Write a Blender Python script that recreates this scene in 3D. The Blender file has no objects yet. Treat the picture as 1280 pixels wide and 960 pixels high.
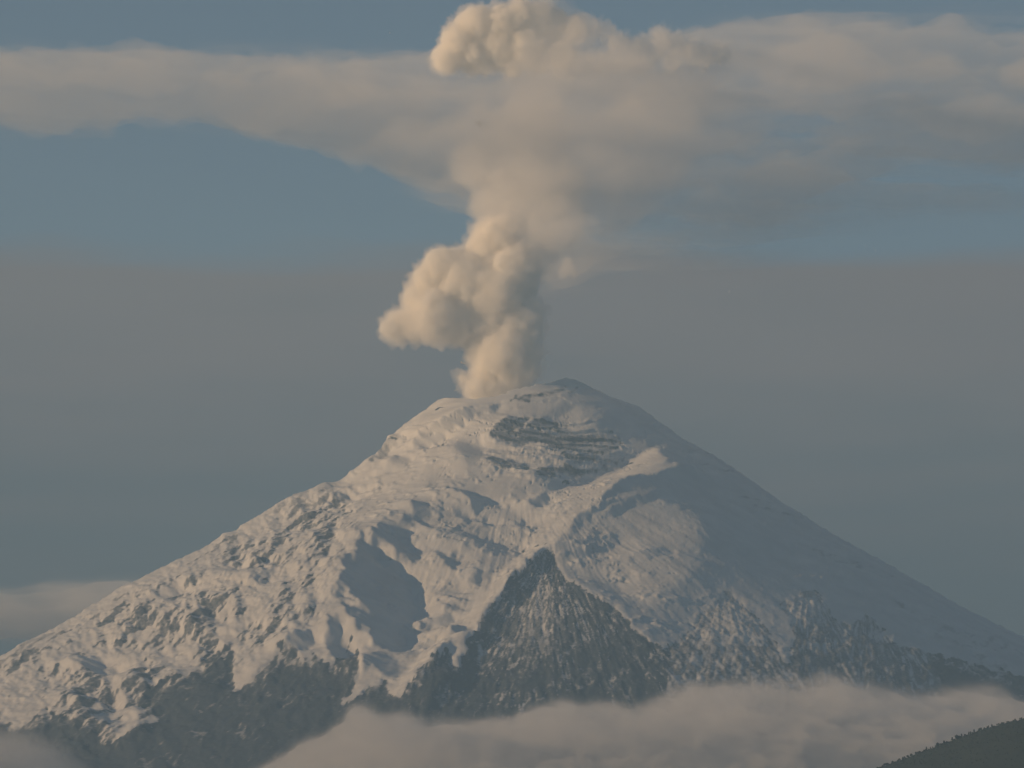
import bpy, math, random
import numpy as np
from math import radians as RAD

S = bpy.context.scene
C = S.collection
rng = np.random.default_rng(7)
random.seed(7)

# ----------------------------------------------------------------- camera
# one unit is about 3 m; the volcano's axis stands at the origin's depth
D_CAM, H_CAM = 6000.0, 600.0
F_PX = math.hypot(D_CAM, H_CAM)
cam_d = bpy.data.cameras.new('camera')
cam = bpy.data.objects.new('camera', cam_d)
C.objects.link(cam)
S.camera = cam
PITCH = math.atan2(H_CAM, D_CAM)
cam.location = (0.0, -D_CAM, -H_CAM)
cam.rotation_euler = (math.pi / 2 + PITCH, 0, 0)
cam_d.sensor_fit = 'HORIZONTAL'
cam_d.angle = 2 * math.atan(640.0 / F_PX)
cam_d.clip_start = 1.0
cam_d.clip_end = 400000.0

# ------------------------------------------------------------ sun and sky
SUN_EL, SUN_AZ = RAD(10.5), RAD(73.0)       # azimuth measured from the viewer's side towards the left
sun_vec = (-math.cos(SUN_EL) * math.sin(SUN_AZ), -math.cos(SUN_EL) * math.cos(SUN_AZ), math.sin(SUN_EL))
sun_d = bpy.data.lights.new('sun', 'SUN')
sun_d.energy = 5.0
sun_d.angle = RAD(0.5)
sun_d.color = (1.0, 0.64, 0.33)
sun = bpy.data.objects.new('sun', sun_d)
C.objects.link(sun)
from mathutils import Vector
sun.rotation_euler = Vector(sun_vec).to_track_quat('Z', 'Y').to_euler()

W = bpy.data.worlds.new('World')
S.world = W
W.use_nodes = True
nt = W.node_tree
nt.nodes.clear()
N = nt.nodes.new
out = N('ShaderNodeOutputWorld')
bg = N('ShaderNodeBackground')
bg.inputs['Strength'].default_value = 0.05
sky = N('ShaderNodeTexSky')
sky.sky_type = 'NISHITA'
sky.sun_disc = False
sky.sun_elevation = SUN_EL
sky.sun_rotation = math.atan2(sun_vec[0], sun_vec[1])
sky.altitude = 2500
sky.air_density = 1.0
sky.dust_density = 2.0
sky.ozone_density = 2.0
# a bank of thin stratus that lies all along the horizon, ragged at its upper edge
tc = N('ShaderNodeTexCoord')
sep = N('ShaderNodeSeparateXYZ')
nt.links.new(tc.outputs['Generated'], sep.inputs[0])
mp = N('ShaderNodeMapping')
mp.inputs['Scale'].default_value = (9.0, 9.0, 70.0)
nt.links.new(tc.outputs['Generated'], mp.inputs[0])
nz = N('ShaderNodeTexNoise')
nz.inputs['Scale'].default_value = 1.6
nz.inputs['Detail'].default_value = 5.0
nt.links.new(mp.outputs[0], nz.inputs[0])


def wmath(op, a, b=None, c=None):
    n = N('ShaderNodeMath')
    n.operation = op
    for i, v in enumerate((a, b, c)):
        if v is None:
            continue
        if isinstance(v, (int, float)):
            n.inputs[i].default_value = v
        else:
            nt.links.new(v, n.inputs[i])
    return n.outputs[0]


el = wmath('ADD', sep.outputs['Z'], wmath('MULTIPLY', wmath('SUBTRACT', nz.outputs['Fac'], 0.5), 0.016))
mr = N('ShaderNodeMapRange')
mr.interpolation_type = 'SMOOTHSTEP'
mr.inputs['From Min'].default_value = 0.121
mr.inputs['From Max'].default_value = 0.130
mr.inputs['To Min'].default_value = 0.82
mr.inputs['To Max'].default_value = 0.0
nt.links.new(el, mr.inputs['Value'])
mixs = N('ShaderNodeMixRGB')
vr = N('ShaderNodeMapRange')
vr.interpolation_type = 'SMOOTHSTEP'
vr.inputs['From Min'].default_value = 0.055
vr.inputs['From Max'].default_value = 0.122
nt.links.new(wmath('ADD', el, wmath('MULTIPLY', wmath('SUBTRACT', nz.outputs['Fac'], 0.5), 0.035)), vr.inputs['Value'])
vc = N('ShaderNodeMixRGB')
vc.inputs['Color1'].default_value = (0.58, 0.60, 0.74, 1)
vc.inputs['Color2'].default_value = (3.2, 1.84, 1.42, 1)
nt.links.new(vr.outputs[0], vc.inputs['Fac'])
nt.links.new(vc.outputs[0], mixs.inputs['Color2'])
nt.links.new(mr.outputs[0], mixs.inputs['Fac'])
nt.links.new(sky.outputs[0], mixs.inputs['Color1'])
nt.links.new(mixs.outputs[0], bg.inputs['Color'])
nt.links.new(bg.outputs[0], out.inputs['Surface'])

vs = S.view_settings
vs.view_transform = 'Standard'
vs.look = 'None'
vs.exposure = 0.36
vs.gamma = 1.0
vs.use_curve_mapping = False
S.render.engine = 'CYCLES'
S.cycles.use_denoising = True
S.cycles.max_bounces = 40
S.cycles.diffuse_bounces = 2
S.cycles.glossy_bounces = 1
S.cycles.transmission_bounces = 2
S.cycles.volume_bounces = 36
S.cycles.transparent_max_bounces = 32

# ---------------------------------------------------------------- helpers
CP, SP = math.cos(PITCH), math.sin(PITCH)


def project(x, y, z):
    dx, dy, dz = x, y + D_CAM, z + H_CAM
    depth = dy * CP + dz * SP
    up = -dy * SP + dz * CP
    return 640.0 + F_PX * dx / depth, 480.0 - F_PX * up / depth


def at(px, py, y):
    """the point of the vertical plane at depth y that is seen at a pixel of the photograph"""
    u = (np.asarray(px, float) - 640.0) / F_PX
    v = (480.0 - np.asarray(py, float)) / F_PX
    ry = CP - v * SP
    rz = SP + v * CP
    t = (y + D_CAM) / ry
    return u * t, np.zeros_like(u) + y, -H_CAM + rz * t


def hash2(ix, iy, seed):
    h = (ix.astype(np.int64) * 374761393 + iy.astype(np.int64) * 668265263 + seed * 974711) & 0xffffffff
    h = ((h ^ (h >> 13)) * 1274126177) & 0xffffffff
    return (h ^ (h >> 16)) & 0xffff


def perlin(x, y, seed=0):
    x0 = np.floor(x)
    y0 = np.floor(y)
    fx, fy = x - x0, y - y0
    u = fx * fx * fx * (fx * (fx * 6 - 15) + 10)
    v = fy * fy * fy * (fy * (fy * 6 - 15) + 10)

    def g(ox, oy):
        a = hash2(x0 + ox, y0 + oy, seed) * (2 * np.pi / 65536)
        return np.cos(a) * (fx - ox) + np.sin(a) * (fy - oy)
    a = g(0, 0)
    b = g(1, 0)
    c = g(0, 1)
    d = g(1, 1)
    return 1.5 * ((a + (b - a) * u) + ((c + (d - c) * u) - (a + (b - a) * u)) * v)


def fbm(x, y, octv=4, seed=0, gain=0.5, ridged=False):
    s = 0
    amp = 1.0
    tot = 0
    for o in range(octv):
        n = perlin(x, y, seed + o * 17)
        if ridged:
            n = 1 - 2 * np.abs(n)
        s = s + amp * n
        tot += amp
        amp *= gain
        x, y = x * 2.03 + 11.3, y * 2.03 + 5.7
    return s / tot


def perlin3(p, seed=0):
    i = np.floor(p)
    f = p - i
    u = f * f * f * (f * (f * 6 - 15) + 10)
    r = np.zeros(len(p))
    for ox in (0, 1):
        for oy in (0, 1):
            for oz in (0, 1):
                h = hash2(i[:, 0] + ox + 57 * (i[:, 2] + oz), i[:, 1] + oy + 131 * (i[:, 2] + oz), seed)
                a = h * (2 * np.pi / 65536)
                b = ((h * 7919) & 0xffff) / 32768.0 - 1
                q = np.sqrt(np.maximum(0, 1 - b * b))
                d = q * np.cos(a) * (f[:, 0] - ox) + q * np.sin(a) * (f[:, 1] - oy) + b * (f[:, 2] - oz)
                w = (u[:, 0] if ox else 1 - u[:, 0]) * (u[:, 1] if oy else 1 - u[:, 1]) * (u[:, 2] if oz else 1 - u[:, 2])
                r += w * d
    return 1.5 * r


def blur(a, s):
    """gaussian blur by FFT with reflected margins"""
    if s <= 0:
        return a
    p = int(3 * s) + 1
    b = np.pad(a, p, mode='edge')
    ky = np.fft.fftfreq(b.shape[0])[:, None]
    kx = np.fft.rfftfreq(b.shape[1])[None, :]
    g = np.exp(-2 * (np.pi * s) ** 2 * (kx * kx + ky * ky))
    return np.fft.irfft2(np.fft.rfft2(b) * g, s=b.shape)[p:-p, p:-p]


def poly(X, Y, pts):
    """inside mask of a polygon"""
    pts = np.asarray(pts, float)
    ins = np.zeros(X.shape, bool)
    x0, y0 = pts.min(0)
    x1, y1 = pts.max(0)
    sel = (X >= x0) & (X <= x1) & (Y >= y0) & (Y <= y1)
    xs, ys = X[sel], Y[sel]
    r = np.zeros(xs.shape, bool)
    n = len(pts)
    for i in range(n):
        (xa, ya), (xb, yb) = pts[i], pts[(i + 1) % n]
        if ya == yb:
            continue
        c = ((ya > ys) != (yb > ys)) & (xs < (xb - xa) * (ys - ya) / (yb - ya) + xa)
        r ^= c
    ins[sel] = r
    return ins


def grid_mesh(name, P, closed=False, keep=None, attrs=None, smooth=True):
    """one mesh from a grid of points P[rows, cols, 3]; keep selects the quads that it takes"""
    nr, nc = P.shape[:2]
    idx = np.arange(nr * nc).reshape(nr, nc)
    if closed:
        idx = np.concatenate([idx, idx[:, :1]], 1)
    q = np.stack([idx[:-1, :-1], idx[1:, :-1], idx[1:, 1:], idx[:-1, 1:]], -1)
    q = q[keep] if keep is not None else q.reshape(-1, 4)
    q = q.reshape(-1, 4)
    used, inv = np.unique(q, return_inverse=True)
    q = inv.reshape(-1, 4)
    V = P.reshape(-1, 3)[used]
    return raw_mesh(name, V, q, {k: v.reshape(-1)[used] for k, v in (attrs or {}).items()}, smooth)


def raw_mesh(name, V, q, attrs=None, smooth=True):
    me = bpy.data.meshes.new(name)
    k = q.shape[1]
    me.vertices.add(len(V))
    me.vertices.foreach_set('co', np.ascontiguousarray(V, np.float32).ravel())
    me.loops.add(q.size)
    me.loops.foreach_set('vertex_index', np.ascontiguousarray(q, np.int32).ravel())
    me.polygons.add(len(q))
    me.polygons.foreach_set('loop_start', np.arange(0, q.size, k, dtype=np.int32))
    me.polygons.foreach_set('loop_total', np.full(len(q), k, np.int32))
    for an, av in (attrs or {}).items():
        a = me.attributes.new(an, 'FLOAT', 'POINT')
        a.data.foreach_set('value', np.ascontiguousarray(av, np.float32))
    me.update(calc_edges=True)
    if smooth:
        me.polygons.foreach_set('use_smooth', np.ones(len(q), bool))
    return me


def obj(name, me, mat=None, parent=None):
    o = bpy.data.objects.new(name, me)
    C.objects.link(o)
    if mat is not None and me is not None:
        if len(me.materials) == 0:
            me.materials.append(mat)
    if parent is not None:
        o.parent = parent
    return o


def tag(o, label=None, cat=None, group=None, kind=None):
    for k, v in (('label', label), ('category', cat), ('group', group), ('kind', kind)):
        if v:
            o[k] = v
    return o


# -------------------------------------------------------------- materials
def new_mat(name):
    m = bpy.data.materials.new(name)
    m.use_nodes = True
    m.node_tree.nodes.clear()
    return m


def volume_mat(name, col, dens, aniso=0.2):
    m = new_mat(name)
    t = m.node_tree
    o = t.nodes.new('ShaderNodeOutputMaterial')
    v = t.nodes.new('ShaderNodeVolumePrincipled')
    v.inputs['Color'].default_value = (*col, 1)
    v.inputs['Density'].default_value = dens
    v.inputs['Anisotropy'].default_value = aniso
    t.links.new(v.outputs[0], o.inputs['Volume'])
    return m


def mountain_mat():
    m = new_mat('snow_and_rock')
    t = m.node_tree
    n = t.nodes.new
    L = t.links.new
    o = n('ShaderNodeOutputMaterial')
    b = n('ShaderNodeBsdfPrincipled')
    b.inputs['Roughness'].default_value = 0.8
    b.inputs['Specular IOR Level'].default_value = 0.15
    at_ = n('ShaderNodeAttribute')
    at_.attribute_name = 'snow'
    geo = n('ShaderNodeNewGeometry')
    nz1 = n('ShaderNodeTexNoise')
    nz1.inputs['Scale'].default_value = 0.35
    nz1.inputs['Detail'].default_value = 6
    L(geo.outputs['Position'], nz1.inputs['Vector'])
    rr = n('ShaderNodeValToRGB')
    rr.color_ramp.elements[0].position = 0.3
    rr.color_ramp.elements[0].color = (0.044, 0.056, 0.072, 1)
    rr.color_ramp.elements[1].position = 0.75
    rr.color_ramp.elements[1].color = (0.086, 0.103, 0.128, 1)
    L(nz1.outputs['Fac'], rr.inputs[0])
    nz2 = n('ShaderNodeTexNoise')
    nz2.inputs['Scale'].default_value = 0.03
    nz2.inputs['Detail'].default_value = 8
    L(geo.outputs['Position'], nz2.inputs['Vector'])
    sr = n('ShaderNodeValToRGB')
    sr.color_ramp.elements[0].position = 0.3
    sr.color_ramp.elements[0].color = (0.56, 0.56, 0.57, 1)
    sr.color_ramp.elements[1].position = 0.7
    sr.color_ramp.elements[1].color = (0.69, 0.69, 0.69, 1)
    L(nz2.outputs['Fac'], sr.inputs[0])
    ad = n('ShaderNodeMath')
    ad.operation = 'MULTIPLY_ADD'
    L(nz1.outputs['Fac'], ad.inputs[0])
    ad.inputs[1].default_value = 0.3
    ad.inputs[2].default_value = -0.15
    ad2 = n('ShaderNodeMath')
    ad2.operation = 'ADD'
    L(ad.outputs[0], ad2.inputs[0])
    L(at_.outputs['Fac'], ad2.inputs[1])
    mrr = n('ShaderNodeMapRange')
    mrr.interpolation_type = 'SMOOTHSTEP'
    mrr.inputs['From Min'].default_value = 0.22
    mrr.inputs['From Max'].default_value = 0.80
    L(ad2.outputs[0], mrr.inputs['Value'])
    mx = n('ShaderNodeMixRGB')
    L(mrr.outputs[0], mx.inputs[0])
    L(rr.outputs[0], mx.inputs[1])
    L(sr.outputs[0], mx.inputs[2])
    L(mx.outputs[0], b.inputs['Base Color'])
    L(b.outputs[0], o.inputs['Surface'])
    return m


def earth_mat(name, c0, c1, scale):
    m = new_mat(name)
    t = m.node_tree
    n = t.nodes.new
    L = t.links.new
    o = n('ShaderNodeOutputMaterial')
    b = n('ShaderNodeBsdfPrincipled')
    b.inputs['Roughness'].default_value = 0.95
    b.inputs['Specular IOR Level'].default_value = 0.1
    geo = n('ShaderNodeNewGeometry')
    z = n('ShaderNodeTexNoise')
    z.inputs['Scale'].default_value = scale
    z.inputs['Detail'].default_value = 7
    L(geo.outputs['Position'], z.inputs['Vector'])
    r = n('ShaderNodeValToRGB')
    r.color_ramp.elements[0].position = 0.35
    r.color_ramp.elements[0].color = (*c0, 1)
    r.color_ramp.elements[1].position = 0.68
    r.color_ramp.elements[1].color = (*c1, 1)
    L(z.outputs['Fac'], r.inputs[0])
    L(r.outputs[0], b.inputs['Base Color'])
    L(b.outputs[0], o.inputs['Surface'])
    return m


# ----------------------------------------------------------------- ground
GROUND_Z = -665.0
gm = earth_mat('moorland', (0.035, 0.040, 0.022), (0.085, 0.078, 0.045), 0.01)
gr = raw_mesh('ground', np.array([(-8990, -7190, GROUND_Z), (8990, -7190, GROUND_Z), (8990, 3990, GROUND_Z), (-8990, 3990, GROUND_Z)], float), np.array([[0, 1, 2, 3]]))
tag(obj('ground', gr, gm), kind='structure')

# ---------------------------------------------------------------- volcano
# relief is sculpted on a chart of the slope that faces the viewer (chart units = units of the scene at the axis)
CX0, CX1, CY0, CY1 = -170, 1450, 462, 1030
gy, gx = np.mgrid[CY0:CY1, CX0:CX1].astype(float)
# ragged edges: every outline is looked up through a warp
wx = 15 * fbm(gx / 30, gy / 22, 5, 3, 0.6) + 9 * fbm(gx / 9, gy / 7, 4, 9, 0.6)
wy = 10 * fbm(gx / 30, gy / 22, 5, 31, 0.6) + 7 * fbm(gx / 9, gy / 7, 4, 41, 0.6)
GX, GY = gx + wx, gy + wy
JX, JY = GX + 16 * fbm(gx / 17, gy / 13, 4, 15, 0.65), GY + 12 * fbm(gx / 17, gy / 13, 4, 16, 0.65)
GX2, GY2 = gx + wx * 0.45 + 0.55 * (JX - GX), gy + wy * 0.45 + 0.55 * (JY - GY)

SNOWLINE = [(-170, 1000), (-60, 935), (6, 905), (19, 909), (34, 908), (45, 901), (54, 896), (66, 893), (71, 898), (94, 899), (99, 907), (107, 909), (104, 920), (112, 922), (122, 914), (120, 929), (135, 930), (159, 918), (169, 911), (186, 910), (197, 901), (195, 886), (176, 882), (155, 884), (150, 878), (170, 866), (200, 851), (220, 843), (246, 836), (255, 818), (287, 808), (296, 814), (289, 837), (291, 860), (299, 864), (313, 849), (338, 829), (352, 813), (372, 811), (376, 828), (383, 831), (395, 819), (409, 831), (421, 833), (432, 803), (440, 795), (448, 815), (453, 827), (450, 840), (435, 865), (423, 882), (440, 875), (460, 858), (480, 850), (492, 850), (488, 868), (496, 873), (506, 873), (524, 845), (545, 822), (562, 815), (569, 830), (573, 834), (585, 802), (600, 776), (612, 757), (640, 722), (668, 698), (688, 683), (692, 690), (700, 712), (720, 728), (745, 746), (765, 760), (792, 785), (812, 800), (832, 813), (845, 800), (852, 796), (862, 780), (891, 751), (909, 741), (926, 749), (952, 775), (970, 804), (978, 825), (990, 830), (989, 804), (989, 771), (970, 755), (1013, 734), (1027, 745), (1043, 775), (1060, 781), (1077, 769), (1095, 772), (1111, 800), (1160, 815), (1220, 830), (1290, 850), (1450, 900)]
snow = poly(GX2, GY2, [(-170, 0)] + SNOWLINE + [(1450, 0)]).astype(float)

lit = np.zeros_like(gx)


def put(val, pts, warp=1.0, soft=0.0):
    global lit
    ux, uy = {1: (GX, GY), 2: (JX, JY)}.get(warp, (GX2, GY2))
    m = poly(ux, uy, pts).astype(float)
    if soft:
        m = blur(m, soft)
    lit = lit * (1 - m) + val * m
    return m


# sunny faces
put(0.5, [(480, 575), (500, 540), (520, 515), (550, 503), (600, 511), (585, 525), (560, 540), (530, 552), (480, 590), (430, 605)], 1, 4)
put(0.55, [(380, 640), (470, 590), (560, 560), (570, 600), (540, 625), (500, 640), (470, 665), (440, 690), (400, 700), (330, 720), (280, 690)], 1, 6)
put(0.3, [(520, 560), (570, 545), (600, 590), (690, 600), (720, 600), (700, 660), (640, 670), (600, 640), (540, 625)], 1, 5)
put(1.0, [(672, 606), (720, 594), (760, 581), (785, 574), (797, 562), (808, 558), (816, 565), (826, 578), (842, 600), (838, 604), (815, 604), (795, 607), (770, 616), (745, 642), (725, 655), (700, 672), (688, 684), (640, 722), (612, 757), (590, 785), (560, 808), (530, 838), (505, 873), (492, 872), (505, 835), (530, 800), (560, 775), (590, 745), (620, 712), (650, 680), (660, 650), (640, 625)], 1, 2)
put(0.4, [(520, 690), (560, 675), (600, 690), (600, 740), (570, 770), (520, 790), (515, 760)], 1, 3)
put(0.6, [(735, 655), (765, 640), (790, 630), (820, 630), (850, 638), (885, 655), (905, 690), (890, 702), (800, 692), (755, 680)], 1, 20)
put(0.55, [(760, 690), (860, 700), (860, 722), (820, 748), (790, 742), (745, 728), (722, 708)], 1, 18)
put(0.5, [(436, 782), (450, 790), (458, 830), (448, 845), (440, 810)], 1, 1)
put(0.5, [(300, 800), (335, 780), (395, 765), (410, 790), (415, 830), (400, 815), (372, 812), (338, 825), (299, 864), (290, 850), (310, 815)], 1, 2)
put(0.5, [(425, 880), (450, 845), (480, 835), (492, 850), (460, 860)], 1, 2)

put(0.45, [(712, 670), (745, 652), (775, 640), (800, 640), (790, 685), (720, 700)], 1, 8)
# shaded hollows
SH = [
    (-1.0, [(470, 675), (506, 670), (518, 693), (522, 705), (525, 731), (522, 746), (512, 754), (510, 770), (502, 782), (497, 798), (487, 808), (467, 809), (457, 794), (441, 780), (435, 770), (420, 758), (428, 737), (428, 721), (449, 703), (461, 687)], 1.0),
    (-0.8, [(478, 672), (495, 655), (510, 648), (520, 638), (561, 633), (602, 636), (620, 649), (600, 645), (560, 642), (530, 647), (505, 668)], 1),
    (-0.7, [(505, 658), (572, 655), (613, 659), (640, 672), (631, 679), (593, 679), (575, 666), (530, 662)], 1),
    (-0.7, [(540, 683), (571, 681), (572, 695), (562, 701), (550, 697)], 1),
    (-0.35, [(535, 718), (572, 713), (575, 729), (540, 730)], 2),
    (-0.8, [(546, 731), (583, 733), (580, 739), (550, 737)], 1),
    (-0.8, [(548, 741), (578, 744), (574, 748), (552, 746)], 1),
    (-0.6, [(520, 756), (560, 752), (570, 758), (530, 768), (515, 772)], 1),
    (-0.7, [(593, 705), (613, 707), (603, 713), (599, 721), (592, 718)], 1),
    (-0.9, [(564, 776), (579, 772), (585, 780), (577, 790), (562, 788)], 1),
    (-0.9, [(550, 817), (568, 794), (564, 823), (568, 838), (545, 838)], 1),
    (-0.5, [(471, 812), (487, 812), (500, 814), (504, 823), (497, 838), (480, 845), (455, 838), (459, 817)], 1),
    # under the bright ridge and round the knob
    (-0.35, [(770, 614), (790, 607), (815, 606), (832, 614), (850, 625), (872, 642), (886, 652), (868, 642), (845, 630), (820, 620), (800, 617), (780, 622), (765, 632), (745, 648), (728, 658), (712, 668), (722, 655), (745, 640)], 0.8),
    (-0.35, [(760, 646), (790, 632), (820, 629), (850, 637), (885, 653), (850, 643), (820, 635), (790, 639), (765, 650)], 0.8),
    (-0.4, [(705, 672), (735, 664), (765, 667), (772, 680), (735, 678), (712, 682)], 1),
    (-0.45, [(703, 692), (735, 679), (762, 683), (745, 694), (710, 698)], 1),
    (-0.8, [(800, 690), (830, 688), (845, 694), (838, 700), (805, 699)], 1),
    (-0.6, [(845, 692), (880, 690), (905, 697), (890, 706), (850, 700)], 1),
    (-0.55, [(812, 562), (820, 560), (840, 585), (860, 612), (900, 655), (920, 720), (930, 745), (905, 738), (890, 690), (885, 652), (862, 622), (843, 599), (826, 577)], 14),
    (-0.6, [(720, 725), (750, 720), (775, 735), (810, 760), (850, 735), (880, 720), (905, 735), (860, 780), (845, 800), (830, 812), (800, 790), (765, 758)], 5),
    # summit cliffs
    (-1.0, [(620, 553), (640, 540), (660, 530), (683, 517), (709, 531), (740, 537), (765, 534), (778, 546), (770, 556), (755, 560), (740, 562), (695, 559), (675, 551), (640, 557)], 0.8),
    (-0.9, [(610, 568), (634, 574), (659, 578), (669, 586), (695, 580), (740, 576), (780, 570), (745, 582), (703, 590), (675, 593), (655, 588), (622, 588), (610, 577)], 0.8),
    (-0.8, [(695, 562), (790, 565), (770, 571), (718, 574)], 0.8),
    (-0.9, [(616, 537), (634, 525), (663, 517), (673, 514), (659, 525), (642, 537), (634, 547), (614, 554)], 0.8),
    (-0.9, [(575, 524), (606, 513), (622, 507), (630, 508), (602, 519), (590, 529), (569, 539), (551, 543), (539, 545)], 0.8),
    (-0.9, [(531, 547), (547, 541), (561, 541), (553, 551), (527, 563), (518, 563)], 0.8),
    (-0.4, [(460, 578), (480, 557), (492, 549), (512, 544), (498, 557), (480, 568)], 0.8),
    (-0.4, [(462, 590), (494, 571), (517, 569), (494, 581)], 0.8),
    (-0.4, [(567, 557), (594, 545), (606, 557), (610, 576), (622, 590), (594, 594), (577, 590)], 4),
    (-0.8, [(561, 610), (577, 616), (610, 614), (632, 621), (606, 624), (594, 631), (580, 622)], 0.8),
    (-0.5, [(655, 620), (683, 610), (692, 618), (670, 627)], 1),
    (-0.5, [(672, 604), (700, 592), (745, 583), (775, 574), (760, 582), (720, 596), (695, 606)], 2),
    (-0.8, [(638, 640), (655, 638), (656, 645), (642, 646)], 1),
    (-0.8, [(659, 645), (672, 645), (663, 653)], 1),
    (-0.5, [(690, 508), (712, 504), (715, 512), (698, 516)], 1),
    (-0.6, [(705, 490), (722, 488), (720, 497), (708, 497)], 1),
    # left flank
    (-0.9, [(183, 746), (200, 732), (226, 729), (228, 738), (205, 748)], 0.8),
    (-0.9, [(0, 864), (40, 838), (62, 815), (94, 794), (124, 784), (120, 793), (97, 810), (75, 820), (40, 848), (20, 856)], 0.8),
    (-0.9, [(92, 824), (116, 818), (139, 822), (131, 830), (105, 837), (94, 836)], 0.8),
    (-0.9, [(323, 702), (347, 700), (345, 707), (322, 708)], 0.8),
    (-0.9, [(317, 721), (341, 715), (335, 735), (315, 740)], 0.8),
    (-0.9, [(278, 786), (306, 780), (312, 790), (280, 793)], 0.8),
    (-0.9, [(361, 790), (380, 770), (398, 755), (402, 780), (380, 791)], 1),
    (-0.9, [(353, 813), (384, 797), (397, 808), (372, 816)], 1),
    (-0.9, [(410, 790), (428, 780), (432, 800), (422, 830), (412, 826)], 1),
    (-0.8, [(100, 880), (112, 875), (140, 868), (128, 880), (110, 884)], 1),
    (-0.7, [(120, 893), (132, 888), (140, 894), (130, 902), (120, 900)], 1),
    (-0.7, [(250, 668), (268, 660), (300, 652), (280, 666)], 1),
    (-0.7, [(400, 620), (430, 603), (455, 600), (430, 613)], 1),
]
for v, p, s in SH:
    put(v, p, 2 if p[0] in ((470, 675), (471, 812), (478, 672), (505, 658), (705, 672), (703, 692)) else 0.45 if max(q_[1] for q_ in p) < 612 else 1, s)

put(0.5, [(990, 685), (1020, 676), (1062, 696), (1075, 715), (1030, 712), (1000, 704)], 1, 6)
put(0.5, [(690, 520), (715, 506), (738, 512), (765, 520), (740, 530), (705, 528)], 1, 5)
put(0.6, [(600, 595), (640, 590), (665, 590), (655, 604), (630, 614), (600, 608)], 1, 3)
put(0.5, [(500, 700), (512, 690), (524, 700), (530, 735), (516, 724)], 2, 1)
put(0.4, [(455, 803), (475, 806), (500, 806), (500, 815), (474, 813), (455, 812)], 2, 1)
put(0.35, [(470, 690), (488, 682), (492, 694), (476, 704)], 2, 2)
put(0.3, [(430, 752), (452, 756), (458, 770), (440, 772)], 2, 2)
# rock faces
spur = [(688, 682), (692, 690), (700, 712), (720, 728), (745, 746), (765, 760), (792, 785), (812, 800), (832, 813), (850, 832), (868, 855), (860, 920), (820, 1000), (540, 1000), (530, 900), (555, 858), (573, 834), (585, 802), (600, 776), (612, 757), (640, 722), (668, 698)]
spur_m = poly(GX2, GY2, spur)
put(-0.75, [(690, 684), (692, 700), (660, 730), (632, 765), (605, 810), (585, 850), (545, 890), (530, 880), (573, 834), (600, 776), (640, 722), (668, 698)], 1, 2)
put(0.25, [(692, 705), (700, 760), (690, 850), (620, 880), (600, 850), (640, 770)], 1, 6)
spur2 = [(845, 800), (852, 796), (862, 780), (891, 751), (909, 741), (926, 749), (952, 775), (970, 804), (985, 835), (1005, 850), (1000, 900), (830, 900), (838, 820)]
spur3 = [(989, 804), (989, 771), (970, 755), (1013, 734), (1027, 745), (1043, 775), (1060, 781), (1070, 830), (1075, 900), (1010, 900), (1005, 850), (990, 830)]
spur4 = [(1060, 781), (1077, 769), (1095, 772), (1111, 800), (1160, 815), (1180, 870), (1180, 920), (1075, 900), (1068, 830)]
put(0.1, [(909, 741), (891, 751), (862, 780), (850, 800), (870, 820), (905, 790), (930, 780), (922, 750)], 1, 4)
put(0.1, [(970, 755), (1013, 736), (1020, 750), (1000, 775), (985, 770)], 1, 3)
put(-0.2, [(1030, 752), (1045, 778), (1060, 830), (1020, 850), (1000, 810), (1000, 780)], 1, 5)

# relief that turns faces to or from the light: solve for heights whose slope along the light follows the chart
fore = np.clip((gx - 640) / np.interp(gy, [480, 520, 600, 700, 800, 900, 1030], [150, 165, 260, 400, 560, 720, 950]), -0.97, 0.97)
stretch = 1 / np.sqrt(1 - fore ** 2)
leftness = np.clip((430 - gx - (830 - gy) * 0.55) / 200, 0, 1)          # the hummocky glacier of the left flank
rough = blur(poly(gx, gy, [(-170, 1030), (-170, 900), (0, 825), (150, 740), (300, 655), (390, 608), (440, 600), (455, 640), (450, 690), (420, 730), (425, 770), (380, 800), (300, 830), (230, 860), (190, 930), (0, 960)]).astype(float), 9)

# rotated coordinates: along and across the fall line of the left flank
ca, sa = math.cos(RAD(32)), math.sin(RAD(32))
ua = gx * ca - gy * sa
va = gx * sa + gy * ca
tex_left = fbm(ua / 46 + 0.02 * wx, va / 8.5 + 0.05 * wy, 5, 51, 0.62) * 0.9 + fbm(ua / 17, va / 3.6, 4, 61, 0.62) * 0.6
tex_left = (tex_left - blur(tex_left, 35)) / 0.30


def step(a, b, v):
    t = np.clip((v - a) / (b - a), 0, 1)
    return t * t * (3 - 2 * t)


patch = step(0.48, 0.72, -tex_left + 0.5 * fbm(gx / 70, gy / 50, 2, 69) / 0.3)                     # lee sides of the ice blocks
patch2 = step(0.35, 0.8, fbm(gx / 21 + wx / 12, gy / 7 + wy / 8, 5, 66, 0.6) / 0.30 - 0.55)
lit_t = lit * (1 - 0.5 * rough)
calm = blur(poly(gx, gy, [(800, 560), (1450, 560), (1450, 1030), (900, 760), (840, 720), (760, 690), (770, 640)]).astype(float), 14)
lit_t = lit_t - (1 - rough) * (1 - calm) * patch2 * 0.55 + 0.30 * fbm(gx / 40 + wx / 14, gy / 14 + wy / 9, 5, 71, 0.6) * (1 - 0.8 * calm)
s30, c30 = math.sin(RAD(31)), math.cos(RAD(31))
inc = np.arcsin(np.clip(-sun_vec[0] * s30 * -fore + -sun_vec[1] * s30 * np.sqrt(1 - fore ** 2) + sun_vec[2] * c30, 0.03, 0.99))
slope = np.where(lit_t < 0, lit_t * 1.5 * np.tan(np.minimum(inc, RAD(42))), lit_t * 0.5) * np.clip(stretch, 1, 1.8)
H_, W_ = slope.shape
pad = 140
sp = np.pad(slope - slope.mean(), pad, mode='reflect')
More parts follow.
